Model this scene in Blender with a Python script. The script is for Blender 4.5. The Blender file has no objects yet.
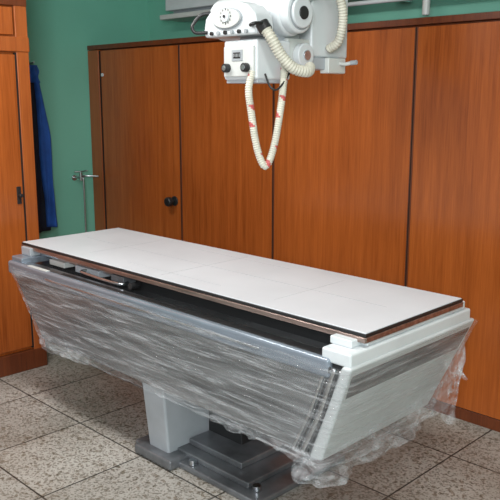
import bpy, bmesh, math, random
from mathutils import Vector, Matrix, noise
random.seed(3)
S=bpy.context.scene
try:
    S.view_settings.view_transform='Standard'
except Exception: pass

# ---------------------------------------------------------------- materials
def new_mat(name):
    m=bpy.data.materials.new(name); m.use_nodes=True
    nt=m.node_tree; b=nt.nodes['Principled BSDF']
    return m,nt,b
def N(nt,t,**k):
    n=nt.nodes.new(t)
    for a,v in k.items():
        if a in n.inputs: n.inputs[a].default_value=v
        else: setattr(n,a,v)
    return n
def plain(name,col,rough=.5,metal=0,var=.12,scale=12,bump=0.0,stretch=(1,1,1),spec=None):
    m,nt,b=new_mat(name)
    tc=N(nt,'ShaderNodeTexCoord'); mp=N(nt,'ShaderNodeMapping'); mp.inputs['Scale'].default_value=stretch
    nz=N(nt,'ShaderNodeTexNoise'); nz.inputs['Scale'].default_value=scale; nz.inputs['Detail'].default_value=5
    nt.links.new(tc.outputs['Object'],mp.inputs[0]); nt.links.new(mp.outputs[0],nz.inputs['Vector'])
    cr=N(nt,'ShaderNodeValToRGB')
    cr.color_ramp.elements[0].position=.3; cr.color_ramp.elements[1].position=.7
    cr.color_ramp.elements[0].color=[c*(1-var) for c in col]+[1]
    cr.color_ramp.elements[1].color=[min(1,c*(1+var)) for c in col]+[1]
    nt.links.new(nz.outputs['Fac'],cr.inputs[0]); nt.links.new(cr.outputs[0],b.inputs['Base Color'])
    b.inputs['Roughness'].default_value=rough; b.inputs['Metallic'].default_value=metal
    if spec is not None: b.inputs['Specular IOR Level'].default_value=spec
    if bump:
        bp=N(nt,'ShaderNodeBump'); bp.inputs['Strength'].default_value=bump; bp.inputs['Distance'].default_value=.01
        nt.links.new(nz.outputs['Fac'],bp.inputs['Height']); nt.links.new(bp.outputs[0],b.inputs['Normal'])
    return m
def wood(name,dark,light,rough=.33,off=0):
    m,nt,b=new_mat(name)
    tc=N(nt,'ShaderNodeTexCoord'); mp=N(nt,'ShaderNodeMapping'); mp.inputs['Scale'].default_value=(12,12,.42); mp.inputs['Location'].default_value=(off,off,0)
    n1=N(nt,'ShaderNodeTexNoise'); n1.inputs['Scale'].default_value=3; n1.inputs['Detail'].default_value=8; n1.inputs['Distortion'].default_value=.5
    n2=N(nt,'ShaderNodeTexNoise'); n2.inputs['Scale'].default_value=14; n2.inputs['Detail'].default_value=4
    n3=N(nt,'ShaderNodeTexNoise'); n3.inputs['Scale'].default_value=.9; n3.inputs['Detail'].default_value=2
    nt.links.new(tc.outputs['Object'],mp.inputs[0])
    for n in(n1,n2): nt.links.new(mp.outputs[0],n.inputs['Vector'])
    nt.links.new(tc.outputs['Object'],n3.inputs['Vector'])
    mx=N(nt,'ShaderNodeMix'); mx.inputs[0].default_value=.45
    nt.links.new(n1.outputs['Fac'],mx.inputs[2]); nt.links.new(n2.outputs['Fac'],mx.inputs[3])
    mx2=N(nt,'ShaderNodeMix'); mx2.inputs[0].default_value=.35
    nt.links.new(mx.outputs[0],mx2.inputs[2]); nt.links.new(n3.outputs['Fac'],mx2.inputs[3])
    cr=N(nt,'ShaderNodeValToRGB'); cr.color_ramp.elements[0].position=.36; cr.color_ramp.elements[1].position=.64
    cr.color_ramp.elements[0].color=(*dark,1); cr.color_ramp.elements[1].color=(*light,1)
    nt.links.new(mx2.outputs[0],cr.inputs[0]); nt.links.new(cr.outputs[0],b.inputs['Base Color'])
    b.inputs['Roughness'].default_value=rough
    return m

M_wood=wood('wood_veneer',(.235,.052,.009),(.46,.118,.022),.26)
M_woodd=wood('wood_dark',(.085,.019,.006),(.17,.042,.011),.4,3)
M_woodt=wood('wood_trim',(.25,.058,.012),(.43,.115,.025),.3,5)
M_gap=plain('gap_black',(.012,.007,.005),.9)
M_green=plain('green_paint',(.185,.51,.39),.45,0,.07,1.2,.02)
M_ceil=plain('ceiling_paint',(.7,.74,.7),.8)
M_white=plain('enamel_white',(.62,.66,.68),.3,0,.06,6)
M_cream=plain('enamel_cream',(.57,.59,.57),.35,0,.08,6)
M_offw=plain('hose_cream',(.60,.58,.49),.5,0,.1,20)
M_black=plain('black_plastic',(.015,.015,.016),.4)
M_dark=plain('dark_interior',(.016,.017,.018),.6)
M_steel=plain('steel',(.55,.57,.6),.28,1,.1,8,0,(.5,8,8))
M_rail=plain('rail_brown_reflections',(.36,.27,.24),.3,.85,.35,6,0,(1,8,8))  # rail metal, brownish reflections painted into its base colour
M_grey=plain('grey_enamel',(.38,.41,.44),.4,0,.08,8)
M_rim=plain('rim_blue_grey',(.24,.28,.33),.25,.35,.2,5,0,(.8,6,6))
M_base=plain('base_steel',(.19,.20,.215),.35,.5,.4,7)
M_red=plain('red_tape',(.50,.10,.10),.5)
M_blue=plain('blue_cloth',(.02,.10,.42),.85,0,.25,8)
M_navy=plain('navy_cloth',(.010,.013,.028),.9,0,.3,8)
M_label=plain('label_grey',(.33,.36,.38),.5)
M_top=plain('tabletop_laminate',(.60,.625,.66),.38,0,.06,2.5)
M_line=plain('tabletop_line_ink',(.36,.37,.40),.5)

def floor_mat():
    m,nt,b=new_mat('terrazzo_tiles')
    tc=N(nt,'ShaderNodeTexCoord')
    br=N(nt,'ShaderNodeTexBrick'); br.offset=0; br.inputs['Scale'].default_value=1
    br.inputs['Brick Width'].default_value=.5; br.inputs['Row Height'].default_value=.5
    br.inputs['Mortar Size'].default_value=.0045; br.inputs['Mortar Smooth'].default_value=.2
    br.inputs['Color1'].default_value=(.40,.385,.355,1); br.inputs['Color2'].default_value=(.47,.45,.415,1)
    br.inputs['Mortar'].default_value=(.07,.065,.058,1)
    mp=N(nt,'ShaderNodeMapping'); mp.inputs['Location'].default_value=(.07,.12,0)
    nt.links.new(tc.outputs['Object'],mp.inputs[0]); nt.links.new(mp.outputs[0],br.inputs['Vector'])
    def speck(sc,a,bb,c0):
        v=N(nt,'ShaderNodeTexVoronoi'); v.inputs['Scale'].default_value=sc
        nt.links.new(tc.outputs['Object'],v.inputs['Vector'])
        n=N(nt,'ShaderNodeSeparateColor'); nt.links.new(v.outputs['Color'],n.inputs[0])
        cr=N(nt,'ShaderNodeValToRGB'); e=cr.color_ramp.elements
        e[0].position=a; e[0].color=(*c0,1); e[1].position=bb; e[1].color=(1,1,1,1)
        nt.links.new(n.outputs[0],cr.inputs[0]); return cr
    s1=speck(135,.14,.5,(.50,.475,.44)); s2=speck(70,.07,.15,(.58,.53,.47))
    nz=N(nt,'ShaderNodeTexNoise'); nz.inputs['Scale'].default_value=2.4; nz.inputs['Detail'].default_value=7
    nt.links.new(tc.outputs['Object'],nz.inputs['Vector'])
    c3=N(nt,'ShaderNodeValToRGB'); c3.color_ramp.elements[0].color=(.72,.69,.66,1); c3.color_ramp.elements[0].position=.32
    c3.color_ramp.elements[1].position=.66
    nt.links.new(nz.outputs['Fac'],c3.inputs[0])
    cur=br.outputs['Color']
    for s in(s1,s2,c3):
        mx=N(nt,'ShaderNodeMix'); mx.data_type='RGBA'; mx.blend_type='MULTIPLY'; mx.inputs[0].default_value=1
        nt.links.new(cur,mx.inputs[6]); nt.links.new(s.outputs[0],mx.inputs[7]); cur=mx.outputs[2]
    nt.links.new(cur,b.inputs['Base Color']); b.inputs['Roughness'].default_value=.38
    return m
M_floor=floor_mat()

def film_mat(name,amin,amax,stretch,scale=3.0,p0=.44,p1=.70,bump=.9):
    m,nt,b=new_mat(name)
    tc=N(nt,'ShaderNodeTexCoord'); mp=N(nt,'ShaderNodeMapping'); mp.inputs['Scale'].default_value=stretch
    mp.inputs['Rotation'].default_value=(0,math.radians(3),0)
    nz=N(nt,'ShaderNodeTexNoise'); nz.inputs['Scale'].default_value=scale; nz.inputs['Detail'].default_value=8; nz.inputs['Roughness'].default_value=.7; nz.inputs['Distortion'].default_value=.5
    nt.links.new(tc.outputs['Object'],mp.inputs[0]); nt.links.new(mp.outputs[0],nz.inputs['Vector'])
    cr=N(nt,'ShaderNodeValToRGB'); e=cr.color_ramp.elements
    e[0].position=p0; e[0].color=(amin,)*3+(1,); e[1].position=p1; e[1].color=(amax,)*3+(1,)
    nt.links.new(nz.outputs['Fac'],cr.inputs[0]); nt.links.new(cr.outputs[0],b.inputs['Alpha'])
    b.inputs['Base Color'].default_value=(.82,.86,.90,1); b.inputs['Roughness'].default_value=.10
    bp=N(nt,'ShaderNodeBump'); bp.inputs['Strength'].default_value=bump; bp.inputs['Distance'].default_value=.025
    nt.links.new(nz.outputs['Fac'],bp.inputs['Height']); nt.links.new(bp.outputs[0],b.inputs['Normal'])
    return m
M_film=film_mat('stretch_film',.08,.58,(1.1,1.1,18),3.0,.46,.71,1.0)
M_film2=film_mat('stretch_film_loose',.08,.42,(3,3,5),4)
M_body=plain('table_body_metal',(.215,.222,.23),.26,.5,.4,3,.2,(.8,.8,10))
M_bodyw=plain('table_end_paint',(.54,.57,.58),.35,0,.08,5)

# ---------------------------------------------------------------- mesh helpers
def root(name,loc):
    e=bpy.data.objects.new(name,None); e.location=loc; e.empty_display_size=.1
    S.collection.objects.link(e); return e
def attach(o,p):
    if p is not None:
        o.parent=p; o.matrix_parent_inverse=Matrix.Translation(-Vector(p.location))
def obj(name,verts,faces,mat,parent=None,smooth=False):
    me=bpy.data.meshes.new(name); me.from_pydata([tuple(v) for v in verts],[],faces); me.update()
    bm=bmesh.new(); bm.from_mesh(me); bmesh.ops.recalc_face_normals(bm,faces=bm.faces); bm.to_mesh(me); bm.free()
    o=bpy.data.objects.new(name,me); S.collection.objects.link(o)
    if mat: me.materials.append(mat)
    if smooth:
        for p in me.polygons: p.use_smooth=True
    attach(o,parent); return o
def bev(o,w,seg=3):
    if w:
        m=o.modifiers.new('bevel','BEVEL'); m.width=w; m.segments=seg; m.limit_method='ANGLE'; m.angle_limit=math.radians(30)
        for p in o.data.polygons: p.use_smooth=True
        m2=o.modifiers.new('wn','WEIGHTED_NORMAL')
    return o
def box(name,x,y,z,mat,parent=None,b=.004):
    v=[(a,c,d) for d in z for c in y for a in x]
    f=[(0,2,3,1),(4,5,7,6),(0,1,5,4),(2,6,7,3),(0,4,6,2),(1,3,7,5)]
    return bev(obj(name,v,f,mat,parent),b)
def hexa(name,bot,top,mat,parent=None,b=.004):
    f=[(3,2,1,0),(4,5,6,7),(0,1,5,4),(1,2,6,5),(2,3,7,6),(3,0,4,7)]
    return bev(obj(name,list(bot)+list(top),f,mat,parent),b)
def cyl(name,p0,p1,r,mat,parent=None,seg=32,b=0.0,r1=None):
    p0=Vector(p0);p1=Vector(p1);d=(p1-p0).normalized(); r1=r if r1 is None else r1
    u=d.orthogonal().normalized(); w=d.cross(u)
    vs=[];
    for p,rr in((p0,r),(p1,r1)):
        for i in range(seg):
            a=2*math.pi*i/seg; vs.append(p+rr*(math.cos(a)*u+math.sin(a)*w))
    fs=[(i,(i+1)%seg,seg+(i+1)%seg,seg+i) for i in range(seg)]+[tuple(range(seg))[::-1],tuple(range(seg,2*seg))]
    o=obj(name,vs,fs,mat,parent,True)
    return bev(o,b if b else .0008,2)
def catmull(pts,n=16):
    P=[Vector(p) for p in pts]; P=[2*P[0]-P[1]]+P+[2*P[-1]-P[-2]]; out=[]
    for i in range(1,len(P)-2):
        a,b,c,d=P[i-1],P[i],P[i+1],P[i+2]
        for k in range(n):
            t=k/n; out.append(.5*((2*b)+(-a+c)*t+(2*a-5*b+4*c-d)*t*t+(-a+3*b-3*c+d)*t**3))
    out.append(P[-2]); return out
def sweep(name,pts,r,mat,parent=None,seg=14,rib=0,pitch=.012,smoothpath=True,mat2=None,mat2fn=None):
    path=catmull(pts,24) if smoothpath else [Vector(p) for p in pts]
    L=[0]
    for a,b in zip(path,path[1:]): L.append(L[-1]+(b-a).length)
    tot=L[-1]; step=pitch/4 if rib else max(.006,tot/80); n=max(2,int(tot/step)); Q=[]; j=0
    for i in range(n+1):
        s=tot*i/n
        while j<len(L)-2 and L[j+1]<s: j+=1
        t=(s-L[j])/max(1e-9,L[j+1]-L[j]); Q.append(path[j].lerp(path[j+1],t))
    vs=[];fs=[];u=None
    for i,p in enumerate(Q):
        d=(Q[min(i+1,n)]-Q[max(i-1,0)]).normalized()
        if u is None: u=d.orthogonal().normalized()
        u=(u-d*u.dot(d)).normalized(); w=d.cross(u)
        rr=r+(rib*math.sin(2*math.pi*(tot*i/n)/pitch) if rib else 0)
        for k in range(seg):
            a=2*math.pi*k/seg; vs.append(p+rr*(math.cos(a)*u+math.sin(a)*w))
    for i in range(n):
        for k in range(seg):
            fs.append((i*seg+k,i*seg+(k+1)%seg,(i+1)*seg+(k+1)%seg,(i+1)*seg+k))
    fs.append(tuple(range(seg))[::-1]); fs.append(tuple(range(n*seg,(n+1)*seg)))
    o=obj(name,vs,fs,mat,parent,True)
    if mat2:
        o.data.materials.append(mat2)
        for p in o.data.polygons:
            i=p.index//seg
            if p.index<n*seg and mat2fn(i/n*tot,(p.index%seg)/seg): p.material_index=1
    return o
def extrude_y(name,outline,y0,y1,mat,parent=None,b=.004):
    n=len(outline)
    vs=[(x,y0,z) for x,z in outline]+[(x,y1,z) for x,z in outline]
    fs=[tuple(range(n)),tuple(range(n,2*n))[::-1]]+[(i,(i+1)%n,n+(i+1)%n,n+i) for i in range(n)]
    return bev(obj(name,vs,fs,mat,parent),b)

# ---------------------------------------------------------------- room
XL=-4.95; YB=3.83; ZC=2.9; XR=1.6; YF=-1.0
YW=3.256
box('floor',(XL-.1,XR),(YF,YB+.1),(-.08,0),M_floor,None,0)
box('wall_back',(XL-.1,XR),(YB,YB+.1),(0,ZC),M_green,None,0)
box('wall_left',(XL-.1,XL),(YF,YB),(0,ZC),M_green,None,0)
box('unseen_wall_right',(XR,XR+.1),(YF,YB+.1),(0,ZC),M_green,None,0)  # out of view, added to block world light from the open right side
box('ceiling',(XL-.1,XR),(YF,YB+.1),(ZC,ZC+.08),M_ceil,None,0)
box('baseboard_left',(XL,XL+.015),(YF,YW-.01),(0,.08),M_woodd,None,.003)

# wardrobe run
wr=root('built_in_wardrobe',(-2,3.5,0))
WT=1.963
box('carcass',(XL+.005,XR-.1),(YW+.022,YB-.01),(.0,WT-.02),M_woodd,wr,.002)
box('top_board',(XL+.005,XR-.1),(YW-.012,YB-.01),(WT-.02,WT+.012),M_woodd,wr,.002)
box('plinth',(XL+.005,XR-.1),(YW+.004,YW+.024),(0,.06),M_woodd,wr,.002)
seams=[-4.80,-3.893,-3.042,-2.092,-1.15,-.22,.72]
box('end_stile',(XL+.005,-4.81),(YW-.010,YW+.024),(.0,WT-.024),M_woodt,wr,.003)
box('end_gap',(-4.812,-4.794),(YW-.002,YW+.0215),(.0,WT-.03),M_gap,wr,0)
for i,(a,b_) in enumerate(zip(seams,seams[1:])):
    box('door_panel_%d'%(i+1),(a+.006,b_-.006),(YW,YW+.02),(.065,WT-.03),M_wood,wr,.002)
for i,s in enumerate(seams[1:]):
    box('seam_strip_%d'%(i+1),(s-.009,s+.009),(YW-.003,YW+.001),(.065,WT-.03),M_woodd,wr,.001)
    box('seam_groove_%d'%(i+1),(s-.003,s+.003),(YW-.0038,YW),(.065,WT-.03),M_gap,wr,0)
kx,kz=-3.965,.90
cyl('knob_rose',(kx,YW-.008,kz),(kx,YW,kz),.034,M_black,wr,24,.003)
cyl('knob_neck',(kx,YW-.04,kz),(kx,YW-.006,kz),.014,M_black,wr)
cyl('knob_head',(kx,YW-.075,kz),(kx,YW-.035,kz),.032,M_black,wr,24,.01)
box('latch_plate',(kx-.05,kx-.02),(YW-.006,YW),(kz-.015,kz+.015),M_black,wr,.002)
cyl('screw_cap',(-4.77,YW-.01,1.76),(-4.77,YW,1.76),.012,M_white,wr)

# tall cabinet on the left
tc=root('tall_wooden_cabinet',(-4.3,1.6,0))
CX=-3.93; CY0,CY1=.75,2.195
box('carcass',(XL+.01,CX-.022),(CY0,CY1-.005),(.0,2.55),M_wood,tc,.003)
box('corner_stile',(CX-.024,CX),(CY1-.075,CY1),(.1,2.55),M_woodt,tc,.004)
box('lower_door',(CX-.022,CX-.004),(1.42,CY1-.085),(.14,1.83),M_wood,tc,.003)
box('lower_door_second',(CX-.022,CX-.004),(.78,1.41),(.14,1.83),M_wood,tc,.003)
box('mid_rail',(CX-.024,CX+.006),(CY0,CY1+.004),(1.845,1.925),M_woodt,tc,.006)
box('upper_door',(CX-.022,CX-.002),(1.42,CY1-.085),(1.935,2.08),M_wood,tc,.003)
box('upper_door_second',(CX-.022,CX-.002),(.78,1.41),(1.935,2.08),M_wood,tc,.003)
box('upper_rail',(CX-.024,CX+.004),(CY0,CY1),(2.09,2.13),M_woodd,tc,.003)
box('top_door',(CX-.022,CX-.002),(1.42,CY1-.085),(2.14,2.52),M_wood,tc,.003)
box('plinth',(CX-.024,CX+.004),(CY0,CY1+.004),(0,.12),M_woodd,tc,.004)
box('door_gap',(CX-.0225,CX-.0035),(CY1-.085,CY1-.076),(.13,1.84),M_gap,tc,0)
box('handle_plate',(CX-.004,CX+.003),(CY1-.125,CY1-.1),(1.0,1.1),M_black,tc,.002)
cyl('handle_pull',(CX-.004,CY1-.112,1.05),(CX+.03,CY1-.112,1.05),.011,M_black,tc,16,.003)

# hanging coat on the left wall
co=root('hanging_work_coat',(-4.88,2.65,1.8))
HY=2.76
cyl('wall_hook',(XL,HY,1.83),(XL+.07,HY,1.84),.008,M_steel,co)
def cloth(name,yfun,z0,z1,xb,depth,mat,folds,parent):
    nu,nv=36,40; vs=[];fs=[]
    for j in range(nv+1):
        t=j/nv; z=z1+(z0-z1)*t; ya,yb=yfun(t)
        for i in range(nu+1):
            s=i/nu
            y=ya+(yb-ya)*s+.006*math.sin(t*9+s*5)
            prof=math.sin(math.pi*s)**.5 if 0<s<1 else 0
            x=xb+depth*prof*(.75+.4*t)+.016*prof*math.sin(folds*s*6.28+t*2.5)*(.3+t)+.008*noise.noise(Vector((y*9,z*5,1)))
            vs.append((x,y,z))
    w=nu+1
    for j in range(nv):
        for i in range(nu): fs.append((j*w+i,j*w+i+1,(j+1)*w+i+1,(j+1)*w+i))
    o=obj(name,vs,fs,mat,parent,True)
    m=o.modifiers.new('s','SOLIDIFY'); m.thickness=.006; m.offset=-1
    return o
cloth('coat_body',lambda t:(HY-.04-.20*min(1,t*5)-.02*t,HY+.02+.05*min(1,t*4)+.02*t),.63,1.80,XL+.012,.05,M_navy,3,co)
cloth('coat_sleeve',lambda t:(HY+.005+.035*t,HY+.045+.05*min(1,t*2.5)+.035*t),.66,1.76,XL+.03,.05,M_blue,1.3,co)
cloth('coat_collar',lambda t:(HY-.05,HY+.05),1.70,1.82,XL+.03,.04,M_blue,2,co)

# small water pipe with tap near corner
wp=root('wall_water_tap',(-4.85,3.0,1.1))
sweep('supply_pipe',[(XL,3.08,1.00),(XL+.07,3.08,1.01),(XL+.12,3.11,1.02),(XL+.17,3.19,1.015)],.007,M_steel,wp)
cyl('wall_flange',(XL,3.08,1.00),(XL+.012,3.08,1.00),.020,M_steel,wp)
cyl('valve',(XL+.09,3.085,.985),(XL+.09,3.085,1.045),.011,M_steel,wp)
sweep('valve_lever',[(XL+.06,3.05,1.05),(XL+.09,3.085,1.052),(XL+.13,3.12,1.06)],.005,M_steel,wp)
sweep('drop_pipe',[(XL+.10,3.10,1.01),(XL+.102,3.10,.9),(XL+.102,3.10,.7),(XL+.10,3.10,.0)],.0055,M_steel,wp)

# ---------------------------------------------------------------- X-ray table
xt=root('x_ray_table',(-2.47,2.2,0))
TX0,TX1,TY0,TY1,TZ=-3.600,-1.366,1.905,2.525,.85
box('tabletop_board',(TX0+.004,TX1-.004),(TY0+.004,TY1-.004),(TZ-.012,TZ),M_top,xt,.002)
for i,(x0,x1,y0,y1) in enumerate([(-3.45,-1.50,2.214,2.216),(-2.481,-2.479,1.95,2.48),(-3.101,-3.0995,2.0,2.43),(-1.861,-1.8595,2.0,2.43),(-2.80,-2.16,2.004,2.0055),(-2.80,-2.16,2.425,2.4265)]):
    box('tabletop_line_%d'%(i+1),(x0,x1),(y0,y1),(TZ-.001,TZ+.0004),M_line,xt,0)
box('tabletop_edge_band',(TX0,TX1),(TY0,TY1),(TZ-.014,TZ-.003),M_black,xt,.002)
box('tabletop_front_rail',(TX0,TX1),(TY0-.004,TY0+.02),(TZ-.034,TZ-.015),M_rail,xt,.003)
box('tabletop_back_rail',(TX0,TX1),(TY1-.02,TY1+.004),(TZ-.034,TZ-.015),M_rail,xt,.003)
box('tabletop_end_rail_right',(TX1-.02,TX1+.002),(TY0,TY1),(TZ-.034,TZ-.015),M_rail,xt,.003)
box('tabletop_end_rail_left',(TX0-.002,TX0+.02),(TY0,TY1),(TZ-.034,TZ-.015),M_rail,xt,.003)
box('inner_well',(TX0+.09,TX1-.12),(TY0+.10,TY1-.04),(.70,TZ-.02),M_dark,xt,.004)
box('inner_rail_front',(TX0+.08,-2.75),(TY0+.035,TY0+.06),(.790,.803),M_steel,xt,.003)
for i,(a,b_) in enumerate([(-3.36,-3.22),(-3.12,-2.92),(-2.82,-2.72)]):
    box('bucky_part_%d'%(i+1),(a,b_),(TY0+.02,TY0+.09),(.762,.790+.006*i),[M_cream,M_grey,M_base][i],xt,.003)
sweep('bucky_handle',[(-3.02,TY0+.03,.785),(-3.0,TY0-.015,.785),(-2.72,TY0-.015,.780),(-2.70,TY0+.03,.780)],.006,M_steel,xt)
cyl('bucky_lock',(-2.62,TY0+.03,.785),(-2.62,TY0-.02,.785),.014,M_black,xt)
box('front_rim_shelf',(-3.53,-1.47),(1.82,1.885),(.735,.764),M_steel,xt,.006)
box('front_rim_lip',(-3.578,-1.44),(1.806,1.838),(.700,.768),M_rim,xt,.012)
box('front_rim_strip',(-3.2,-1.75),(1.801,1.812),(.728,.736),M_steel,xt,.002)
box('rim_label',(-3.38,-3.2),(1.812,1.834),(.766,.770),M_cream,xt,.001)
box('rim_slot',(-3.12,-2.2),(1.842,1.862),(.7635,.7655),M_black,xt,.001)
box('end_cap_right',(TX1-.115,TX1+.006),(TY0-.085,TY1+.055),(.752,.800),M_white,xt,.008)
box('end_cap_right_upper',(TX1-.09,TX1-.006),(TY0+.02,TY1+.03),(.80,.832),M_white,xt,.005)
box('end_bracket_right',(TX1-.12,TX1-.03),(TY0-.035,TY0+.04),(.80,.826),M_white,xt,.004)
box('end_cap_left',(TX0+.022,TX0+.13),(TY0-.075,TY1+.055),(.752,.790),M_rim,xt,.008)
box('end_bracket_left',(TX0+.03,TX0+.12),(TY0-.02,TY1+.02),(.79,.832),M_grey,xt,.004)
BT=[(-3.58,1.815,.755),(-1.355,1.815,.755),(-1.355,2.60,.755),(-3.58,2.60,.755)]
BB=[(-3.34,1.850,.375),(-1.50,1.850,.375),(-1.50,2.52,.375),(-3.34,2.52,.375)]
hexa('body_tub',BB,[(x,y,.735) for x,y,z in BT],M_body,xt,.02)
def lerp3(a,b,t): return tuple(a[i]+(b[i]-a[i])*t for i in range(3))
e=.006
hexa('end_panel_right',[ (BB[1][0]-.05,BB[1][1]-e,.375),(BB[1][0]+e,BB[1][1]-e,.375),(BB[2][0]+e,BB[2][1]+e,.375),(BB[2][0]-.05,BB[2][1]+e,.375)],
     [(BT[1][0]-.035,BT[1][1]-e,.757),(BT[1][0]+e,BT[1][1]-e,.757),(BT[2][0]+e,BT[2][1]+e,.757),(BT[2][0]-.035,BT[2][1]+e,.757)],M_bodyw,xt,.012)
for k,(off,mt,rr_) in enumerate([(.047,M_black,.004),(.062,M_steel,.008),(.082,M_black,.004),(.098,M_steel,.006)]):
    a=(BT[1][0]-off,BT[1][1]-.002,.74); c=(BB[1][0]-off*1.25,BB[1][1]-.003,.38)
    m_=lerp3(a,c,.5); m_=(m_[0]+.010,m_[1]-.001,m_[2])
    sweep('corner_trim_%d'%(k+1),[a,m_,c],rr_,mt,xt)
# pedestal + base
hexa('pedestal_cover',[(-2.57,1.93,.03),(-2.43,1.93,.03),(-2.43,2.34,.03),(-2.57,2.34,.03)],
     [(-2.585,1.90,.40),(-2.425,1.90,.40),(-2.425,2.36,.40),(-2.585,2.36,.40)],M_grey,xt,.012)
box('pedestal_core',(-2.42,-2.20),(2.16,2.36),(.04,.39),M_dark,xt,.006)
box('foot_plate',(-2.68,-1.88),(1.93,2.5),(0,.028),M_base,xt,.008)
box('foot_plate_upper',(-2.50,-1.98),(1.98,2.44),(.028,.055),M_base,xt,.006)
box('foot_plate_cap',(-2.42,-2.08),(2.04,2.38),(.055,.085),M_base,xt,.006)
box('foot_step',(-2.62,-2.36),(1.88,2.0),(.0,.045),M_base,xt,.01)
cyl('foot_bolt_1',(-1.95,2.0,.03),(-1.95,2.0,.05),.018,M_steel,xt)
cyl('foot_bolt_2',(-2.3,1.96,.03),(-2.3,1.96,.05),.018,M_steel,xt)

def ridge(v): return 1-2*abs(noise.noise(v))*1.6
def film(name,path,nu,nv,mat,amp,hemfn,seed,ztop=.75):
    Ls=[0]
    for a,b_ in zip(path,path[1:]): Ls.append(Ls[-1]+math.hypot(b_[0]-a[0],b_[1]-a[1]))
    vs=[];fs=[]
    for i in range(nu+1):
        s=Ls[-1]*i/nu; k=0
        while k<len(Ls)-2 and Ls[k+1]<s: k+=1
        t=(s-Ls[k])/(Ls[k+1]-Ls[k]); A=[path[k][q]+(path[k+1][q]-path[k][q])*t for q in range(6)]
        zb,out=hemfn(s/Ls[-1])
        zt=ztop+.012*noise.noise(Vector((s*2,0,seed)))
        for j in range(nv+1):
            v=j/nv; z=zt+(zb-zt)*v
            f=(.755-z)/.38
            ff=min(1,max(0,f)); x=A[0]+(A[2]-A[0])*ff; y=A[1]+(A[3]-A[1])*ff
            flare=out*max(0,v-.5)**1.3
            n1=noise.noise(Vector((s*2.2+seed,z*18+s*1.5,seed)))
            n2=noise.noise(Vector((s*6+seed,z*55+s*3,seed+4)))
            n3=ridge(Vector((s*2.6+z*5,z*20-s*2.2,seed+9)))
            n4=ridge(Vector((s*7-z*6,z*26+s*3,seed+15)))
            loose=.35+1.2*max(0,v-.7)
            d=.012+amp*loose*(n1*.7+n2*.35+n3*.45+n4*.25)+flare
            d=max(d,.006)
            x+=A[4]*d; y+=A[5]*d
            z+=.003*n2
            vs.append((x,y,z))
    w=nv+1
    for i in range(nu):
        for j in range(nv): fs.append((i*w+j,i*w+j+1,(i+1)*w+j+1,(i+1)*w+j))
    return obj(name,vs,fs,mat,xt,True)
r2=.70710678
path=[(-3.58,2.60,-3.34,2.52,-1,0),(-3.58,1.83,-3.34,1.87,-1,-.1),(-3.565,1.812,-3.32,1.847,-r2,-r2),(-3.53,1.808,-3.27,1.846,-.1,-1),
      (-1.40,1.808,-1.55,1.846,.1,-1),(-1.36,1.808,-1.505,1.845,r2,-r2),(-1.349,1.84,-1.494,1.87,1,-.1),(-1.349,2.60,-1.494,2.52,1,0),(-1.38,2.608,-1.52,2.53,.3,1),(-1.8,2.608,-1.8,2.53,0,1)]
def hem(u):
    z=.368-.012*abs(noise.noise(Vector((u*40,0,0)))); out=.0
    if u<.26: z-=.03*(1-abs(u-.2)/.08 if abs(u-.2)<.08 else 0); out=.02
    if u>.70:
        t=min(1,(u-.70)/.05); z-=t*(.02+.04*abs(noise.noise(Vector((u*20,3,0))))); out=.05*t
    return z,out
film('stretch_film_wrap',path,640,110,M_film,.013,hem,1.7)
def skirt(name,pts,drop,seed,flare=.05):
    P=catmull(pts,40); vs=[];fs=[];nv=26
    for i,pnt in enumerate(P):
        dd=drop*(.6+.7*abs(noise.noise(Vector((i*.018+seed,seed,0))))+.1*math.sin(i*.04+seed))
        d=(P[min(i+1,len(P)-1)]-P[max(0,i-1)]).normalized(); nrm=Vector((d.y,-d.x,0))
        for j in range(nv+1):
            v=j/nv
            off=flare*v*(.6+.3*math.sin(i*.08+seed))+.03*noise.noise(Vector((i*.05,v*3,seed)))*(.2+v)+.012*ridge(Vector((i*.06+v*2,v*3-i*.02,seed+3)))*v
            vs.append(pnt+nrm*off+Vector((0,0,-dd*v+.006*noise.noise(Vector((i*.1,v*6,seed+2))))))
    w=nv+1
    for i in range(len(P)-1):
        for j in range(nv): fs.append((i*w+j,i*w+j+1,(i+1)*w+j+1,(i+1)*w+j))
    return obj(name,vs,fs,M_film2,xt,True)
skirt('film_skirt_front',[(-2.05,1.86,.39),(-1.8,1.85,.39),(-1.55,1.84,.39),(-1.49,1.86,.39)],.05,2.0,.02)
skirt('film_skirt_end',[(-1.60,1.84,.40),(-1.49,1.85,.405),(-1.48,2.1,.42),(-1.47,2.35,.44),(-1.45,2.58,.50),(-1.5,2.63,.5)],.15,5.0,.05)
skirt('film_skirt_back',[(-1.385,2.42,.66),(-1.375,2.53,.69),(-1.38,2.58,.69),(-1.45,2.61,.69)],.32,8.0,.0)
skirt('film_skirt_left',[(-3.38,2.2,.45),(-3.39,1.95,.45),(-3.35,1.85,.44),(-3.15,1.84,.42),(-2.9,1.85,.40)],.09,11.0,.02)

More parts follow.
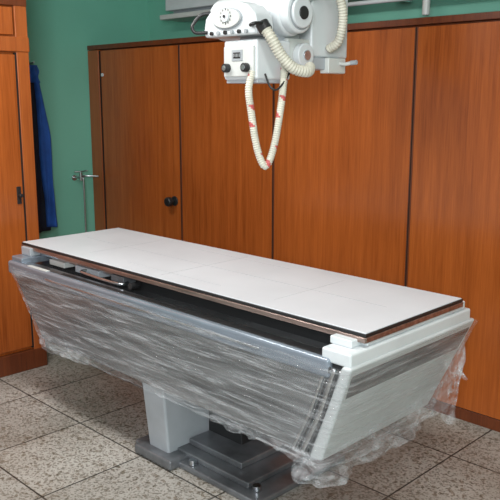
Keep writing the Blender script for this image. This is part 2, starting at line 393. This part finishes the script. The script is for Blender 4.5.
# ---------------------------------------------------------------- X-ray tube head
xh=root('ceiling_x_ray_tube',(-2.25,2.5,1.9))
box('column_lower',(-2.42,-2.12),(2.50,2.75),(1.765,2.22),M_white,xh,.012)
box('column_mid',(-2.39,-2.15),(2.53,2.72),(2.22,2.55),M_white,xh,.008)
box('column_upper',(-2.36,-2.18),(2.56,2.69),(2.55,2.80),M_steel,xh,.006)
box('ceiling_carriage',(-2.55,-2.0),(2.4,2.85),(2.78,2.84),M_white,xh,.01)
box('ceiling_track_1',(-4.2,.3),(2.42,2.48),(2.84,2.9),M_steel,xh,.004)
box('ceiling_track_2',(-4.2,.3),(2.77,2.83),(2.84,2.9),M_steel,xh,.004)
box('arm_block',(-2.36,-2.13),(2.36,2.52),(1.70,1.84),M_cream,xh,.012)
box('arm_plate',(-2.40,-2.11),(2.42,2.62),(1.715,1.765),M_grey,xh,.006)
cyl('arm_pivot',(-2.13,2.44,1.77),(-2.095,2.44,1.77),.05,M_white,xh,32,.006)
cyl('arm_pivot_screw',(-2.095,2.44,1.77),(-2.088,2.44,1.77),.02,M_steel,xh)
cyl('tube_housing',(-2.52,2.36,1.93),(-2.10,2.36,1.93),.088,M_white,xh,48,.015)
cyl('tube_end_ring',(-2.11,2.36,1.93),(-2.06,2.36,1.93),.080,M_white,xh,48,.01)
cyl('tube_end_groove',(-2.072,2.36,1.93),(-2.058,2.36,1.93),.066,M_label,xh,40,.002)
cyl('tube_end_cap',(-2.062,2.36,1.93),(-2.045,2.36,1.93),.060,M_white,xh,40,.006)
cyl('tube_end_core',(-2.047,2.36,1.93),(-2.038,2.36,1.93),.026,M_black,xh,32,.003)
cyl('cable_socket',(-2.17,2.42,1.99),(-2.08,2.49,2.06),.045,M_white,xh,32,.006)
box('tube_saddle',(-2.33,-2.15),(2.28,2.46),(1.82,1.87),M_grey,xh,.006)
box('collimator_box',(-2.31,-2.12),(2.17,2.37),(1.668,1.825),M_white,xh,.010)
box('collimator_front',(-2.30,-2.13),(2.160,2.172),(1.68,1.80),M_cream,xh,.004)
for i,xx in enumerate((-2.275,-2.165)):
    cyl('collimator_knob_%d'%(i+1),(xx,2.162,1.715),(xx,2.138,1.715),.018,M_black,xh,24,.003)
    cyl('collimator_knob_cap_%d'%(i+1),(xx,2.139,1.715),(xx,2.135,1.715),.010,M_steel,xh,24)
box('collimator_scale',(-2.25,-2.19),(2.157,2.162),(1.742,1.785),M_label,xh,.001)
box('collimator_scale_window',(-2.24,-2.20),(2.155,2.160),(1.752,1.775),M_black,xh,.001)
for i in range(5):
    box('collimator_tick_%d'%i,(-2.236+.008*i,-2.2345+.008*i),(2.1545,2.1552),(1.757,1.770),M_white,xh,0)
box('collimator_lip',(-2.305,-2.125),(2.18,2.36),(1.655,1.670),M_grey,xh,.003)
cxp=-2.255; zc=1.84
ol=[(-.15,.0),(.15,.0),(.155,.03),(.145,.075),(.10,.115),(.05,.13),(-.05,.13),(-.10,.115),(-.145,.075),(-.155,.03)]
extrude_y('control_panel',[(cxp+a,zc+b_) for a,b_ in ol],2.15,2.25,M_white,xh,.010)
el=[(cxp-.01+.085*math.cos(t*math.pi/20),zc+.068+.042*math.sin(t*math.pi/20)) for t in range(40)]
extrude_y('panel_oval_rim',el,2.143,2.152,M_label,xh,.002)
el=[(cxp-.01+.079*math.cos(t*math.pi/20),zc+.068+.037*math.sin(t*math.pi/20)) for t in range(40)]
extrude_y('panel_oval_face',el,2.139,2.146,M_cream,xh,.001)
cyl('angle_dial',(cxp-.01,2.14,zc+.075),(cxp-.01,2.132,zc+.075),.022,M_white,xh,32,.002)
cyl('angle_dial_hub',(cxp-.01,2.133,zc+.075),(cxp-.01,2.128,zc+.075),.006,M_black,xh,20)
for i in range(12):
    a=i*math.pi/6; c=(cxp-.01+.030*math.cos(a),zc+.075+.027*math.sin(a))
    box('dial_tick_%d'%i,(c[0]-.0015,c[0]+.0015),(2.1375,2.1395),(c[1]-.004,c[1]+.004),M_black,xh,0)
for i in range(6):
    cyl('panel_button_%d'%i,(cxp-.10+.04*i,2.152,zc+.014),(cxp-.10+.04*i,2.140,zc+.014),.008,[M_black,M_label][i%2],xh,20,.001)
sweep('handle_left',[(cxp-.13,2.15,zc+.02),(cxp-.17,2.12,zc+.02),(cxp-.18,2.11,zc+.04),(cxp-.18,2.12,zc+.06),(cxp-.16,2.14,zc+.09),(cxp-.13,2.17,zc+.10)],.007,M_black,xh)
sweep('handle_right',[(cxp+.13,2.15,zc+.035),(cxp+.16,2.11,zc+.03),(cxp+.18,2.11,zc+.035),(cxp+.18,2.16,zc+.04)],.007,M_black,xh)
sweep('side_lever',[(-2.12,2.66,1.75),(-2.07,2.66,1.74),(-2.03,2.67,1.745)],.008,M_cream,xh)
cyl('side_lever_grip',(-2.04,2.67,1.744),(-2.01,2.67,1.746),.010,M_grey,xh)
box('side_bracket',(-2.14,-2.09),(2.58,2.70),(1.70,1.765),M_cream,xh,.006)
def R(r,z,dy=0): return (-2.2+.709*r-dy*.5,2.212+.705*r+dy*.5,z)
def redfn(s,a): return (int(s/.022)%3==0 and ((a+s*11)%1.0)<.28)
sweep('cable_loop',[R(.01,1.70,-.10),R(-.005,1.63,-.11),R(.004,1.547,-.11),R(.028,1.40,-.11),R(.062,1.325,-.11),R(.096,1.40,-.10),R(.122,1.547,-.09),R(.135,1.66,-.06),R(.14,1.73,.0)],
      .0145,M_offw,xh,12,.0015,.009,True,M_red,redfn)
sweep('tube_hose',[R(.055,1.865,-.16),R(.085,1.82,-.17),R(.125,1.755,-.15),R(.175,1.71,-.12),R(.23,1.70,-.07),R(.245,1.72,.03)],.021,M_offw,xh,14,.003,.012)
sweep('high_tension_cable',[(-2.08,2.49,2.06),(-2.03,2.53,2.05),(-2.02,2.58,1.95),(-2.05,2.60,1.84),(-2.11,2.6,1.80)],.018,M_offw,xh,14,.0025,.012)
sweep('thin_cable',[R(.06,1.69,-.09),R(.08,1.64,-.12),R(.11,1.63,-.11),R(.15,1.68,-.05),R(.17,1.72,.02)],.004,M_black,xh)
cyl('hose_collar',R(.045,1.88,-.15),R(.062,1.852,-.165),.027,M_black,xh)

# rail on rear wall above wardrobe
rr=root('wall_mounted_rail',(-2,3.7,2.25))
box('beam',(-4.5,1.2),(3.64,YB),(2.22,2.36),M_white,rr,.006)
box('lower_lip',(-4.52,1.2),(3.60,YB),(2.155,2.19),M_cream,rr,.006)
box('web',(-4.48,1.2),(3.70,YB),(2.18,2.23),M_grey,rr,.003)
cyl('conduit',(-3.4,3.55,2.115),(1.2,3.55,2.115),.012,M_white,rr)
for i,x in enumerate((-3.3,-2.4,-1.2,0)):
    box('conduit_clip_%d'%i,(x-.012,x+.012),(3.55,3.66),(2.11,2.17),M_steel,rr,.002)
cyl('hanger',(-2.23,3.55,2.02),(-2.23,3.55,2.12),.02,M_cream,rr,20,.004)

# ---------------------------------------------------------------- lighting
def lamp(name,loc,rot,sx,sy,power,col=(1,1,1)):
    r=root(name,loc)
    box('housing',(loc[0]-sx/2-.03,loc[0]+sx/2+.03),(loc[1]-sy/2-.03,loc[1]+sy/2+.03),(loc[2]+.01,loc[2]+.06),M_white,r,.004)
    l=bpy.data.lights.new(name+'_light','AREA'); l.shape='RECTANGLE'; l.size=sx; l.size_y=sy; l.energy=power; l.color=col
    lo=bpy.data.objects.new('tube_light',l); S.collection.objects.link(lo); lo.location=loc; attach(lo,r)
lamp('fluorescent_ceiling_lamp',(-2.9,1.3,2.80),0,1.3,.35,46,(1,.985,.96))
lamp('fluorescent_ceiling_lamp.001',(-.6,1.2,2.80),0,1.3,.35,28,(1,.985,.96))
l=bpy.data.lights.new('near_camera_light','AREA'); l.shape='RECTANGLE'; l.size=.8; l.size_y=.9; l.energy=100; l.color=(.97,.985,1)  # added area light, set close to the camera for a flash feel
lo=bpy.data.objects.new('near_camera_light',l); S.collection.objects.link(lo); lo.location=(.5,-.8,2.1)
lo.rotation_euler=(Vector((-2.7,2.5,.9))-lo.location).to_track_quat('-Z','Y').to_euler()
w=bpy.data.worlds.new('world'); S.world=w; w.use_nodes=True
w.node_tree.nodes['Background'].inputs[0].default_value=(.93,.96,1,1); w.node_tree.nodes['Background'].inputs[1].default_value=.52

cam=bpy.data.cameras.new('camera'); cam.lens=53.86; cam.sensor_width=36
c=bpy.data.objects.new('camera',cam); S.collection.objects.link(c); c.location=(0,0,1.6)
c.rotation_euler=(math.radians(78.44),0,math.radians(44.84)); S.camera=c
